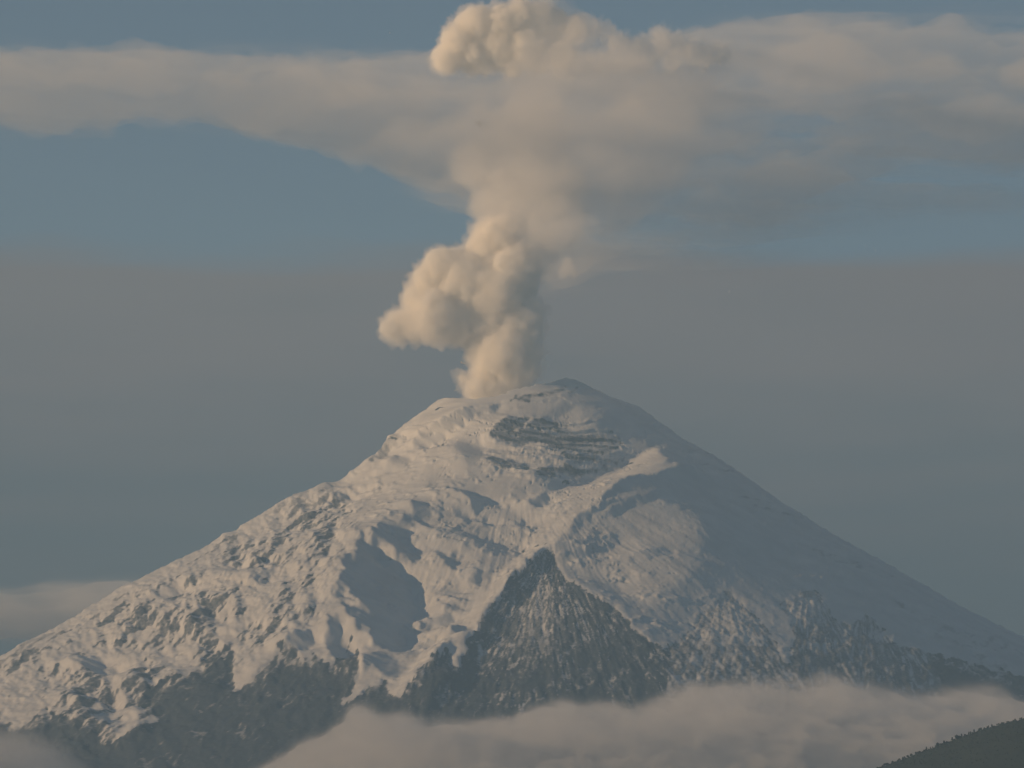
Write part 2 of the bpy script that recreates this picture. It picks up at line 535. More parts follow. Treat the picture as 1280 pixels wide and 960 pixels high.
ky = 2 * np.pi * np.fft.fftfreq(sp.shape[0])[:, None]
kx = 2 * np.pi * np.fft.fftfreq(sp.shape[1])[None, :]
den = kx ** 2 + 0.02 * ky ** 2 + (1 / 110.0) ** 2
Dm = np.real(np.fft.ifft2(np.fft.fft2(sp) * (-1j * kx) / den))[pad:-pad, pad:-pad]
# ice blocks of the left flank: long steps that face down and away from the light
sl2 = rough * (0.55 - 1.75 * patch + 0.25 * np.clip(tex_left, -1, 1.5)) * np.clip(stretch, 1, 1.5)
sp = np.pad(sl2 - blur(sl2, 30), pad, mode='reflect')
kd = 0.60 * kx + 0.80 * ky
D2 = np.real(np.fft.ifft2(np.fft.fft2(sp) * (-1j * kd) / (kd ** 2 + 0.03 * (0.8 * kx - 0.6 * ky) ** 2 + (1 / 26.0) ** 2)))[pad:-pad, pad:-pad]
Dm = Dm * np.clip((1 - np.abs(fore)) / 0.14, 0.22, 1) + 0.40 * D2 * np.clip((1 - np.abs(fore)) / 0.10, 0.35, 1)

# streams of rock and snow that fan out below each spur's tip
def fan(ax, ay, fr, fa, seed):
    th = np.arctan2(gx - ax, gy - ay)
    r = np.hypot(gx - ax, gy - ay)
    return fbm(th * fa + 0.03 * wx, r / fr + 0.05 * wy, 4, seed, 0.6), r


f1, r1 = fan(688, 640, 75, 22, 101)
f2, r2 = fan(908, 715, 45, 18, 121)
f3, r3 = fan(1010, 705, 45, 18, 131)
f4, r4 = fan(1080, 700, 60, 16, 141)
f5, r5 = fan(520, 640, 60, 22, 151)
rock = 1 - snow
sp2 = blur(poly(GX2, GY2, spur2).astype(float), 2)
sp3 = blur(poly(GX2, GY2, spur3).astype(float), 2)
sp4 = blur(poly(GX2, GY2, spur4 + []).astype(float), 2)
sp1 = blur(spur_m.astype(float), 2)
rest = np.clip(1 - sp1 - sp2 - sp3 - sp4, 0, 1)
streak = f1 * sp1 + f2 * sp2 + f3 * sp3 + f4 * sp4 + f5 * rest
Dm = Dm - 1.5 * streak * blur(rock, 2)
# fine relief
th0 = np.arctan2(gx - 650, gy - 560)
fall0 = fbm(th0 * 42 + 0.03 * wx, np.hypot(gx - 650, gy - 560) / 24 + 0.12 * wy, 4, 229, 0.6)
sn0 = blur(snow, 3)
fine = fbm(gx / 9, gy / 6, 4, 201, 0.6)
crag = fbm(gx / 16 + wx / 8, gy / 5 + wy / 6, 4, 211, 0.6, True)
bands = np.zeros_like(gx)
for cp in ([(620, 553), (640, 540), (660, 530), (683, 517), (709, 531), (740, 537), (765, 534), (778, 546), (770, 556), (755, 560), (740, 562), (695, 559), (675, 551), (640, 557)], [(610, 568), (634, 574), (659, 578), (669, 586), (695, 580), (740, 576), (780, 570), (745, 582), (703, 590), (675, 593), (655, 588), (622, 588), (610, 577)], [(695, 562), (790, 565), (770, 571), (718, 574)], [(616, 537), (634, 525), (663, 517), (673, 514), (659, 525), (642, 537), (634, 547), (614, 554)], [(640, 498), (690, 488), (722, 482), (722, 489), (690, 497), (660, 503), (640, 504)], [(460, 578), (480, 557), (492, 549), (512, 544), (498, 557), (480, 568)]):
    bands = np.maximum(bands, poly(GX, GY, cp))
bands = blur(bands, 0.8)
cliff = blur(poly(GX, GY, [(606, 545), (640, 522), (683, 512), (712, 525), (760, 528), (785, 545), (775, 566), (740, 582), (690, 597), (640, 594), (606, 588)]).astype(float), 2)
cliff = np.maximum(cliff, 0.55 * blur(poly(GX, GY, [(625, 505), (645, 497), (690, 486), (722, 478), (738, 484), (722, 494), (690, 502), (655, 508), (632, 512)]).astype(float), 2))
ledge = fbm(gx / 55 + wx / 14, gy / 7 + wy / 9, 3, 217, 0.45)
flute = fbm(gx / 5 + wx / 7, gy / 16 + wy / 9, 3, 215, 0.5)


def saw(phase, sharp=0.86):
    """swells that rise slowly down the slope and end in a steep step"""
    t = phase - np.floor(phase)
    return np.where(t < sharp, t / sharp, (1 - t) / (1 - sharp))


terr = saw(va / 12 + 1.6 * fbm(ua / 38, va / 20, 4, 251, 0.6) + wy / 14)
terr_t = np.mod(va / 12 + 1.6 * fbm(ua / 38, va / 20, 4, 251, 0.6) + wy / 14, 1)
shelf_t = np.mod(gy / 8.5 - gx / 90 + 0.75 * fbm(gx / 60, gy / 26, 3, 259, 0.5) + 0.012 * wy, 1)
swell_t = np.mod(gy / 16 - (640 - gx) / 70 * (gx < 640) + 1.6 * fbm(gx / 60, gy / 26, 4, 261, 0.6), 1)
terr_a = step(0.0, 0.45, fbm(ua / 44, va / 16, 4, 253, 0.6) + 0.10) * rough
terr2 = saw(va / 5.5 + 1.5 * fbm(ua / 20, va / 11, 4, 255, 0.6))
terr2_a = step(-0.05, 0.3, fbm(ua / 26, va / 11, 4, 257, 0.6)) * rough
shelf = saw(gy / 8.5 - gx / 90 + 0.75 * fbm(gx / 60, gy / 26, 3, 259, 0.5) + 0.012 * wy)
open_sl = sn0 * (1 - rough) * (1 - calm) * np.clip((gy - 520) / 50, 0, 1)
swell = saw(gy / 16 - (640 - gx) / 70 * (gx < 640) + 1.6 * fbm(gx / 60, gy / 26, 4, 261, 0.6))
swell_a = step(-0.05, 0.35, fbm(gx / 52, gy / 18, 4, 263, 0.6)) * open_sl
gl = fbm(th0 * 17 + 0.02 * wx, np.hypot(gx - 650, gy - 560) / 150 + 0.02 * wy, 5, 271, 0.62)
Dm = Dm + 1.5 * gl * sn0 * np.clip((gy - 605) / 60, 0, 1) * (1 - 0.5 * rough)
Dm = Dm + 1.9 * terr * terr_a + 1.1 * terr2 * terr2_a + 2.6 * shelf * cliff + 2.6 * swell * swell_a
Dm = Dm + (1.1 * fine + 0.5 * fbm(gx / 3.4, gy / 2.8, 2, 207)) * (0.22 + rough) + cliff * (0.35 * flute + 0.6 * ledge) + (0.8 * fbm(gx / 5, gy / 7, 3, 221) + 1.8 * fall0 + 2.2 * fbm(gx / 24, gy / 20, 4, 223)) * blur(rock, 2)
# the snow lies as a thick sheet over the rock
Dm = Dm + 1.5 * blur(snow, 1.5) * np.clip((870 - gx) / 60, 0.1, 1)

# how much snow lies where, with lee-side shade of the left flank painted in
alt = np.clip((905 - gy) / 170, 0, 1)
speck = fbm(gx / 6, gy / 8, 4, 231, 0.65)
dust = fbm(gx / 30 + wx / 9, gy / 24 + wy / 9, 4, 235, 0.6)


def lines(ax, ay, fr, fa, seed, thr):
    th = np.arctan2(gx - ax, gy - ay)
    r = np.hypot(gx - ax, gy - ay)
    n = 1 - 2.2 * np.abs(perlin(th * fa + 0.022 * wx + 1.3 * perlin(th * 5, r / 90, seed + 3), r / fr, seed))
    return step(thr, 1.0, n)


ln = np.maximum(lines(692, 664, 70, 30, 161, 0.5), lines(700, 676, 46, 19, 163, 0.62)) * sp1
ln = ln + np.maximum(lines(908, 722, 36, 22, 165, 0.35), lines(900, 715, 26, 15, 166, 0.5)) * sp2 + lines(1010, 718, 30, 18, 167, 0.35) * sp3 + lines(1080, 715, 40, 20, 169, 0.35) * sp4 + 0.8 * lines(560, 560, 34, 34, 171, 0.5) * rest
sp_in = sp1 * np.exp(-((gx - 672) / 42) ** 2 - ((gy - 770) / 48) ** 2) + 0.8 * sp2 * np.exp(-((gx - 915) / 28) ** 2 - ((gy - 785) / 30) ** 2) + 0.9 * sp3 * np.exp(-((gx - 1003) / 26) ** 2 - ((gy - 762) / 16) ** 2)
thn = np.arctan2(gx - 692, gy - 660)
grain = fbm(thn * 60 + 0.02 * wx, np.hypot(gx - 692, gy - 660) / 16, 3, 237, 0.6)
near = blur(snow, 12)
ths = np.arctan2(gx - 620, gy - 470)
fall = fbm(ths * 75 + 0.03 * wx, np.hypot(gx - 620, gy - 470) / 15 + 0.1 * wy, 4, 239, 0.6)
rs = 0.18 + 0.14 * (sp2 + sp3 + sp4) + ln * np.clip(0.12 + 1.6 * dust + 0.55 * alt, 0, 1) * 0.66 + (0.14 * grain * sp1 + 0.26 * fall * (1 - sp1)) * np.clip(alt + 0.15, 0, 1) + 0.20 * sp_in + 0.16 * (sp2 + sp3 + sp4) * alt + rest * near * (0.5 + 1.6 * fall + 0.8 * dust)
edge = blur(snow, 2.2) + 0.9 * (0.4 * speck + 1.1 * fall) * np.exp(-((blur(snow, 7) - 0.5) / 0.4) ** 2)
sn = step(0.35, 0.65, edge)
amount = sn * 0.98 + (1 - sn) * np.clip(rs, 0, 0.8)
amount = amount - bands * np.clip(0.75 + 0.8 * ledge - 0.35 * np.clip(flute, 0, 1), 0, 1) * 0.62 - 0.35 * cliff * step(0.80, 0.92, shelf_t)
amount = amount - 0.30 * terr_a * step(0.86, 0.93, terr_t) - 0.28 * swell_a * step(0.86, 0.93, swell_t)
amount = amount - rough * patch * (0.50 + 0.25 * np.clip(crag, -0.5, 0.5)) - 0.25 * rough * step(0.2, 0.6, fbm(ua / 15, va / 2.8, 4, 267, 0.6))  # shade on the ice blocks' lee sides put into the colour, with some debris
for (rx, ry, rw, rh) in [(546, 513, 3.5, 1.6), (708, 598, 4.5, 2.2), (790, 573, 2.6, 1.8), (552, 558, 3, 1.2), (684, 676, 3, 1.5), (707, 658, 2, 1.2), (655, 675, 3, 1.4), (670, 675, 2.5, 1.2)]:
    amount = amount - 0.9 * np.exp(-(((GX2 - rx) / rw) ** 2 + ((GY2 - ry) / rh) ** 2) ** 2)
    Dm = Dm + 1.2 * np.exp(-(((GX2 - rx) / rw) ** 2 + ((GY2 - ry) / rh) ** 2))
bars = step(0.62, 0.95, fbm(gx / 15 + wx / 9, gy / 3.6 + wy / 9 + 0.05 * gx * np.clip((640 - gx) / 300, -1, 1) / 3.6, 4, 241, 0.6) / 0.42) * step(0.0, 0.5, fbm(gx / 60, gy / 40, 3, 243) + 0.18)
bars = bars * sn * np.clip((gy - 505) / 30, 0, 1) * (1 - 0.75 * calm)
Dm = Dm - 2.2 * bars
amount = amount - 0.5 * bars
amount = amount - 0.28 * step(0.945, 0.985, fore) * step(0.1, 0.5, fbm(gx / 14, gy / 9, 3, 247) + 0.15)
amount = amount - 0.24 * calm * sn * step(0.22, 0.7, fbm(th0 * 26, np.hypot(gx - 650, gy - 560) / 170, 4, 273, 0.6) / 0.4)
Dm = Dm + 2.4 * fbm(gx / 13, gy / 13, 4, 275, 0.6) * step(0.75, 0.95, fore) + 1.2 * fbm(gx / 9, gy / 9, 4, 277, 0.6) * step(0.8, 0.95, -fore)
amount = np.clip(amount, 0, 1)
regions = np.zeros(gx.shape, np.int8)
low = (snow < 0.5)
regions[low & (gx < 545)] = 5
regions[low & spur_m] = 1
regions[low & poly(GX2, GY2, spur2)] = 2
regions[low & poly(GX2, GY2, spur3)] = 3
regions[low & poly(GX2, GY2, spur4)] = 4
regions[cliff > 0.5] = 6


def sample(a, px, py):
    x = np.clip(px - CX0, 0, a.shape[1] - 1.001)
    y = np.clip(py - CY0, 0, a.shape[0] - 1.001)
    i, j = x.astype(int), y.astype(int)
    fx, fy = x - i, y - j
    return (a[j, i] * (1 - fx) + a[j, i + 1] * fx) * (1 - fy) + (a[j + 1, i] * (1 - fx) + a[j + 1, i + 1] * fx) * fy


LEFT = [(503, 545), (507, 536), (515, 520), (535, 500), (557, 485), (572, 465), (590, 430), (606, 400), (630, 350), (660, 300), (690, 250), (715, 200), (742, 150), (772, 100), (803, 50), (830, 0), (900, -125), (1000, -320), (1100, -560), (1160, -760)]
RIGHT = [(490, 752), (497, 762), (505, 783), (512, 800), (533, 830), (553, 860), (577, 900), (605, 940), (633, 980), (658, 1020), (683, 1060), (705, 1100), (733, 1150), (762, 1200), (788, 1250), (803, 1280), (860, 1390), (960, 1590), (1060, 1820), (1160, 2120)]
tz = np.linspace(480, 1160, 1361)
tl = np.interp(tz, *zip(*LEFT))
tr = np.interp(tz, *zip(*RIGHT))
kern = np.exp(-np.linspace(-2.5, 2.5, 21) ** 2)
kern /= kern.sum()
tl[30:] = np.convolve(np.pad(tl, 10, mode='edge'), kern, 'valid')[30:]
tr[30:] = np.convolve(np.pad(tr, 10, mode='edge'), kern, 'valid')[30:]


def z_of(py):
    return at(np.zeros_like(py) + 640, py, 0.0)[2]


zz = z_of(tz)
xl = at(tl, tz, 0.0)[0]
xr = at(tr, tz, 0.0)[0]
# rim of the crater: height against bearing (0 right, 90 to the viewer, 180 left)
RIM = [(-180, 503), (-90, 508), (-20, 500), (0, 497), (25, 491), (45, 483), (56, 480), (70, 488), (80, 491), (98, 498), (112, 507), (122, 509), (135, 506), (150, 502), (165, 502), (180, 503)]
NF, NB = 1500, 120
ff = np.linspace(0, 1, NF)
phi_f = RAD(-24) + RAD(228) * ff
phi_b = np.linspace(RAD(204), RAD(336), NB + 2)[1:-1]
phi = np.concatenate([phi_f, phi_b])
bear = (np.degrees(phi) + 180) % 360 - 180
zrim = z_of(np.interp(bear, *zip(*RIM)) + 1.2 * fbm(np.cos(phi) * 9 + 20, np.sin(phi) * 9 + 20, 3, 301) + 3.2 * fbm(np.cos(phi) * 24 + 20, np.sin(phi) * 24 + 20, 4, 303, 0.6) * np.exp(-((bear - 82) / 28) ** 2))
w = np.concatenate([np.linspace(0, 0.80, 560), np.linspace(0.80, 1.0, 22)[1:]])
Z = zrim[None, :] + (GROUND_Z - 6 - zrim[None, :]) * w[:, None]
order = np.argsort(zz)
XL = np.interp(Z, zz[order], xl[order])
XR = np.interp(Z, zz[order], xr[order])
cc, hh = (XL + XR) / 2, (XR - XL) / 2
X = cc + hh * np.cos(phi)[None, :]
Y = -hh * 0.95 * np.sin(phi)[None, :]
P = np.stack([X, Y, Z], -1)
# outward normals
du = np.roll(P, -1, 1) - np.roll(P, 1, 1)
dv = np.gradient(P, axis=0)
nrm = np.cross(dv, du)
nrm /= np.linalg.norm(nrm, axis=-1, keepdims=True) + 1e-9
if nrm[200, NF // 2, 1] > 0:
    nrm = -nrm
pxs, pys = project(X, Y, Z)
front = np.clip((np.sin(phi) + 0.40) / 0.15, 0, 1)[None, :]
disp = sample(Dm, pxs, pys) * front
back_noise = 10 * fbm(phi[None, :] * 9 + 0 * Z, Z / 60, 4, 311)
disp = disp + (1 - front) * back_noise
disp = disp * np.clip(w / 0.012, 0.25, 1)[:, None]
PD = P + nrm * disp[..., None]
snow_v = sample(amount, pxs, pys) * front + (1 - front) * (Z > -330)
# crater: rings from the rim inwards and down
rings = []
for k, (s_, dz) in enumerate([(0.93, -3), (0.84, -10), (0.7, -26), (0.5, -40), (0.25, -46), (0.02, -48)]):
    c0 = np.array([cc[0].mean(), 0, 0])
    q = PD[0].copy()
    q[:, 0] = c0[0] + (q[:, 0] - c0[0]) * s_
    q[:, 1] = q[:, 1] * s_
    q[:, 2] = q[:, 2] + dz + 2 * fbm(phi * 6, np.full_like(phi, k * 0.7), 3, 321)
    rings.append(q)
PD = np.concatenate([np.array(rings[::-1]), PD], 0)
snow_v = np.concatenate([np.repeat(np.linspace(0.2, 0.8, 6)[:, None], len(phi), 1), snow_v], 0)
reg = np.zeros(PD.shape[:2], np.int8)
ix = np.clip(np.round(pxs - CX0).astype(int), 0, gx.shape[1] - 1)
iy = np.clip(np.round(pys - CY0).astype(int), 0, gx.shape[0] - 1)
reg[6:] = np.where((front > 0.5), regions[iy, ix], 0)
fq = reg[:-1]
mm = mountain_mat()


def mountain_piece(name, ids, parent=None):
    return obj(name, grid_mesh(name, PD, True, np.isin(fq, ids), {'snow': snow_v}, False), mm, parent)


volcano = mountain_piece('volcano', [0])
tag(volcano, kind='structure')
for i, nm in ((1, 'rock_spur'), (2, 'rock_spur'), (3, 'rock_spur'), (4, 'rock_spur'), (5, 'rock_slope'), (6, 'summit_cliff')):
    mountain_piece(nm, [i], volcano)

# ------------------------------------------------------------------ hill
HILL_Y = -2600.0
HP = [(960, 990), (1040, 975), (1090, 958), (1130, 944), (1170, 929), (1200, 917), (1240, 903), (1280, 894), (1330, 888), (1400, 890), (1500, 915), (1600, 950), (1750, 1010)]
HP = [(a, b + 5) for a, b in HP]
hx = np.linspace(900, 1800, 260)
hy_ = np.interp(hx, *zip(*HP), left=1040, right=1040)
hy_ = np.convolve(np.pad(hy_, 6, mode='edge'), np.ones(13) / 13, 'valid')
crx, _, crz = at(hx, hy_, HILL_Y)
v = np.linspace(-1, 1, 150)
prof = np.cos(v * np.pi / 2) ** 1.3
base = GROUND_Z - 5
HPnt = np.zeros((150, 260, 3))
HPnt[..., 0] = crx[None, :]
HPnt[..., 1] = HILL_Y + v[:, None] * 700
HPnt[..., 2] = base + np.maximum(crz[None, :] - base, 0) * prof[:, None]
HPnt[..., 2] += 2.5 * fbm(HPnt[..., 0] / 40, HPnt[..., 1] / 40, 4, 401) * (prof[:, None] < 0.995) * np.minimum(1, (1 - prof[:, None]) * 20)
hm = earth_mat('forest_floor', (0.034, 0.046, 0.036), (0.046, 0.058, 0.046), 0.05)
hill = obj('hill', grid_mesh('hill', HPnt), hm)
tag(hill, kind='structure')

leaf_m = earth_mat('dark_foliage', (0.026, 0.040, 0.034), (0.038, 0.054, 0.044), 0.9)
bark_m = earth_mat('bark', (0.05, 0.04, 0.03), (0.09, 0.07, 0.05), 2.0)


def crown_mesh(name, h, r, conic, n, seed):
    g = np.random.default_rng(seed)
    V, Q = [], []
    for i in range(n):
        t = g.uniform(0.08, 1.0)
        rad = r * ((1 - t) ** 0.8 * 1.1 + 0.06 if conic else math.sqrt(max(0.02, 1 - (2 * t - 1.05) ** 2)))
        a = g.uniform(0, 2 * math.pi)
        q = math.sqrt(g.uniform(0.15, 1.0)) * rad * g.uniform(0.75, 1.15)
        c = np.array([math.cos(a) * q, math.sin(a) * q, h * (0.22 + 0.80 * t)])
        u = g.normal(size=3)
        u /= np.linalg.norm(u)
        v_ = np.cross(u, g.normal(size=3))
        v_ /= np.linalg.norm(v_)
        e = g.uniform(0.10, 0.2) * h * (0.7 if conic else 1)
        k = len(V)
        V += [c - u * e - v_ * e * 0.6, c + u * e - v_ * e * 0.5, c + u * e * 0.8 + v_ * e * 0.6, c - u * e * 0.7 + v_ * e * 0.5]
        Q.append((k, k + 1, k + 2, k + 3))
    return raw_mesh(name, np.array(V), np.array(Q), smooth=False)


def trunk_mesh(name, h, r):
    V, Q = [], []
    for k in range(3):
        for j in range(6):
            a = j * math.pi / 3
            rr = r * (1, 0.7, 0.25)[k]
            V.append((math.cos(a) * rr + 0.04 * k, math.sin(a) * rr, h * (-0.08, 0.4, 0.9)[k]))
    for k in range(2):
        for j in range(6):
            Q.append((k * 6 + j, k * 6 + (j + 1) % 6, k * 6 + 6 + (j + 1) % 6, k * 6 + 6 + j))
    return raw_mesh(name, np.array(V), np.array(Q))


kinds = []
for i, (h, r, con, n) in enumerate([(3.0, 1.25, False, 90), (2.6, 1.5, False, 90), (3.6, 0.95, True, 90), (2.2, 1.0, False, 70)]):
    kinds.append((crown_mesh('crown', h, r, con, n, 40 + i), trunk_mesh('trunk', h, 0.13)))


def hill_z(x, y):
    j = np.clip(np.interp(x, crx, np.arange(260)), 0, 258.99)
    i = np.clip((y - HILL_Y + 700) / 1400 * 149, 0, 148.99)
    j0, i0 = int(j), int(i)
    fj, fi = j - j0, i - i0
    Zg = HPnt[..., 2]
    return (Zg[i0, j0] * (1 - fj) + Zg[i0, j0 + 1] * fj) * (1 - fi) + (Zg[i0 + 1, j0] * (1 - fj) + Zg[i0 + 1, j0 + 1] * fj) * fi


tr_rng = random.Random(11)
spots = [(1196, 0, 1.35), (1199, 1, 1.1), (1180, 2, 1.0), (1172, 0, 1.1), (1158, 2, 1.0), (1139, 0, 0.9)]
pxx = 1086.0
while pxx < 1300:
    spots.append((pxx, tr_rng.randrange(4), tr_rng.uniform(0.55, 0.95)))
    pxx += tr_rng.choice([1.6, 2.2, 2.8, 4.0, 6.5])
for i, (px_, kd, sc) in enumerate(spots):
    yy = HILL_Y + tr_rng.uniform(-22, 6)
    xx = float(at(px_, 930, yy)[0])
    t_ = bpy.data.objects.new('hill_tree', None)
    C.objects.link(t_)
    t_.location = (xx, yy, float(hill_z(xx, yy)) - 0.15)
    t_.rotation_euler = (0, 0, tr_rng.uniform(0, 6.28))
    sc *= 0.8
    t_.scale = (sc, sc, sc * tr_rng.uniform(0.9, 1.15))
    tag(t_, 'tallest dark tree standing up from the crest of the near hill' if i == 0 else 'small dark tree in the ragged row along the crest of the near hill', 'tree', 'trees along the crest of the hill')
    obj('crown', kinds[kd][0], leaf_m, t_)
    obj('trunk', kinds[kd][1], bark_m, t_)

# the scrub forest that covers the hillside below its crest
fg = np.random.default_rng(5)
ico = np.array([(0, 0, 1), (0.87, 0, 0.3), (0.27, 0.83, 0.3), (-0.7, 0.5, 0.3), (-0.7, -0.5, 0.3), (0.27, -0.83, 0.3), (0.7, 0.5, -0.4), (-0.27, 0.83, -0.4), (-0.87, 0, -0.4), (-0.27, -0.83, -0.4), (0.7, -0.5, -0.4)])
icf = np.array([(0, 1, 2), (0, 2, 3), (0, 3, 4), (0, 4, 5), (0, 5, 1), (1, 6, 2), (2, 6, 7), (2, 7, 3), (3, 7, 8), (3, 8, 4), (4, 8, 9), (4, 9, 5), (5, 9, 10), (5, 10, 1), (1, 10, 6)])
FV, FQ = [], []
for i in range(5200):
    x = fg.uniform(crx[40], crx[200])
    y = HILL_Y - 6 - 330 * fg.uniform(0, 1) ** 1.5
    s_ = fg.uniform(0.3, 0.6)
    a = fg.uniform(0, 6.28)
    p = ico * fg.uniform(0.75, 1.25, (11, 1)) * s_ * np.array([1, 1, fg.uniform(0.8, 1.3)])
    p = np.stack([p[:, 0] * math.cos(a) - p[:, 1] * math.sin(a), p[:, 0] * math.sin(a) + p[:, 1] * math.cos(a), p[:, 2]], 1)
    FV.append(p + np.array([x, y, float(hill_z(x, y)) + 0.45 * s_]))
    FQ.append(icf + 11 * i)
forest = obj('forest', raw_mesh('forest', np.concatenate(FV), np.concatenate(FQ), smooth=False), leaf_m)
tag(forest, kind='stuff')

# -------------------------------------------------------- clouds and plume
def cloud_sheet(name, ext, y0, tfun, mat, step=3.0, edge=0.6):
    """a closed cloud body whose depth at every place is T; ext is its extent as seen"""
    xs = np.arange(ext[0], ext[1] + step, step)
    ys = np.arange(ext[2], ext[3] + step, step)
    A, B = np.meshgrid(xs, ys)
    T = tfun(A, B, step) - edge
    T = np.maximum(T, 0)
    T[0] = T[-1] = 0
    T[:, 0] = T[:, -1] = 0
    x, y, z = at(A, B, y0)
    skew = 0.25 * T * fbm(A / 90, B / 40, 3, 501)
    fr = np.stack([x, y - T * 0.5 + skew, z], -1)
    bk = np.stack([x, y + T * 0.5 + skew, z], -1)
    nr, nc = T.shape
    ia = np.arange(nr * nc).reshape(nr, nc)
    ib = np.where(T > 0, ia + nr * nc, ia)
    cell = (T[:-1, :-1] > 0) | (T[1:, :-1] > 0) | (T[1:, 1:] > 0) | (T[:-1, 1:] > 0)
    qa = np.stack([ia[:-1, :-1], ia[1:, :-1], ia[1:, 1:], ia[:-1, 1:]], -1)[cell]
    qb = np.stack([ib[:-1, :-1], ib[:-1, 1:], ib[1:, 1:], ib[1:, :-1]], -1)[cell]
    q = np.concatenate([qa, qb])
    V = np.concatenate([fr.reshape(-1, 3), bk.reshape(-1, 3)])
    used, inv = np.unique(q, return_inverse=True)
    return obj(name, raw_mesh(name, V[used], inv.reshape(-1, 4)), mat)


def soft(A, B, step, pts, sx):
    return blur(poly(A, B, pts).astype(float), sx / step)


def t_ash(A, B, st):
    n1 = fbm(A / 280, B / 26, 5, 601, 0.55)
    n2 = fbm(A / 70, B / 30, 4, 611, 0.55)
    A2 = A + 16 * fbm(A / 60, B / 40, 4, 621)
    B2 = B + 9 * fbm(A / 60, B / 40, 4, 631)
    left = soft(A2, B2, st, [(-230, 85), (0, 75), (60, 77), (120, 90), (180, 85), (300, 76), (400, 78), (560, 80), (700, 100), (700, 250), (585, 244), (560, 246), (540, 236), (510, 213), (480, 192), (440, 175), (380, 160), (300, 150), (200, 146), (100, 150), (0, 148), (-230, 146)], 17)
    mid = soft(A2, B2, st, [(600, 150), (700, 120), (880, 120), (860, 190), (810, 240), (760, 300), (720, 335), (660, 350), (625, 330), (606, 300), (592, 255), (575, 210)], 16)
    right = soft(A2, B2, st, [(640, 90), (760, 70), (860, 50), (900, 43), (1000, 36), (1100, 29), (1200, 26), (1500, 30), (1500, 190), (1280, 190), (1150, 180), (1050, 215), (980, 250), (940, 235), (880, 215), (760, 210), (650, 160)], 17)
    lower = soft(A2, B2, st, [(660, 180), (900, 190), (960, 240), (1050, 215), (1500, 185), (1500, 255), (1300, 250), (1100, 265), (1000, 300), (900, 325), (760, 335), (690, 335)], 22)
    T = 420 * left + 380 * mid + 330 * right + 230 * lower
    T = T * np.clip(1 + 2.3 * n1 + 0.5 * n2, 0.08, 3.2)
    T = T * np.clip(T / 360, 0.06, 1) ** 0.9
    return T


ash_m = volume_mat('ash_cloud', (0.985, 0.970, 0.958), 0.0038, -0.1)
ash = cloud_sheet('ash_cloud', (-240, 1520, 0, 400), 110.0, t_ash, ash_m)
tag(ash, 'wide flat band of grey ash cloud spreading from the top of the plume', 'cloud')


def t_low(A, B, st):
    A2 = A + 15 * fbm(A / 42, B / 26, 5, 641, 0.6)
    B2 = B + 13 * fbm(A / 42, B / 26, 5, 651, 0.6)
    m = soft(A2, B2, st, [(250, 1010), (335, 968), (350, 948), (380, 938), (410, 928), (430, 910), (440, 893), (455, 886), (470, 898), (500, 900), (530, 908), (570, 911), (600, 905), (640, 902), (680, 889), (700, 883), (730, 889), (760, 886), (800, 888), (830, 875), (860, 859), (900, 861), (950, 857), (1000, 856), (1040, 851), (1080, 861), (1120, 866), (1160, 876), (1200, 871), (1230, 856), (1245, 868), (1270, 880), (1400, 900), (1500, 980), (1500, 1040), (250, 1040)], 7)
    m = m * np.clip((1080 - B) / 60, 0, 1)
    bl = 1 - 1.7 * np.abs(fbm(A / 75 + 3, B / 42, 5, 661, 0.55))
    return 330 * m * np.clip(0.45 + 0.75 * bl + 0.4 * fbm(A / 25, B / 16, 3, 663), 0.1, 2) * np.clip(0.55 + (B - 850) / 80, 0.5, 1.3)


low_m = volume_mat('low_cloud', (0.95, 0.945, 0.94), 0.009, 0.1)
low = cloud_sheet('low_cloud', (230, 1520, 820, 1085), -1250.0, t_low, low_m)
tag(low, 'long bank of low cloud hiding the foot of the snowy volcano', 'cloud', 'low clouds round the volcano')


def t_left(A, B, st):
    A2 = A + 14 * fbm(A / 60, B / 20, 4, 671)
    B2 = B + 4 * fbm(A / 40, B / 20, 4, 681)
    m = soft(A2, B2, st, [(-200, 748), (0, 744), (40, 740), (70, 735), (110, 734), (160, 731), (220, 735), (220, 800), (100, 800), (30, 795), (-200, 800)], 6)
    return 360 * m * np.clip(1 + 1.1 * fbm(A / 80, B / 15, 5, 691, 0.55), 0.1, 3)


bank = cloud_sheet('low_cloud', (-215, 260, 700, 850), 500.0, t_left, volume_mat('bank_cloud', (0.95, 0.945, 0.94), 0.0055, 0.1))
tag(bank, 'small bank of pale cloud behind the left slope of the volcano', 'cloud', 'low clouds round the volcano')


def t_corner(A, B, st):
    A2 = A + 10 * fbm(A / 45, B / 30, 4, 701)
    B2 = B + 8 * fbm(A / 45, B / 30, 4, 711)
    m = soft(A2, B2, st, [(-200, 925), (0, 922), (30, 925), (60, 935), (85, 955), (110, 975), (110, 1030), (-200, 1030)], 11)
    return 240 * m * (1 + 0.4 * fbm(A / 60, B / 30, 4, 721))


corner = cloud_sheet('low_cloud', (-215, 170, 880, 1050), -1250.0, t_corner, low_m)
tag(corner, 'soft puff of cloud below the lowest snow tongue at the bottom left corner', 'cloud', 'low clouds round the volcano')


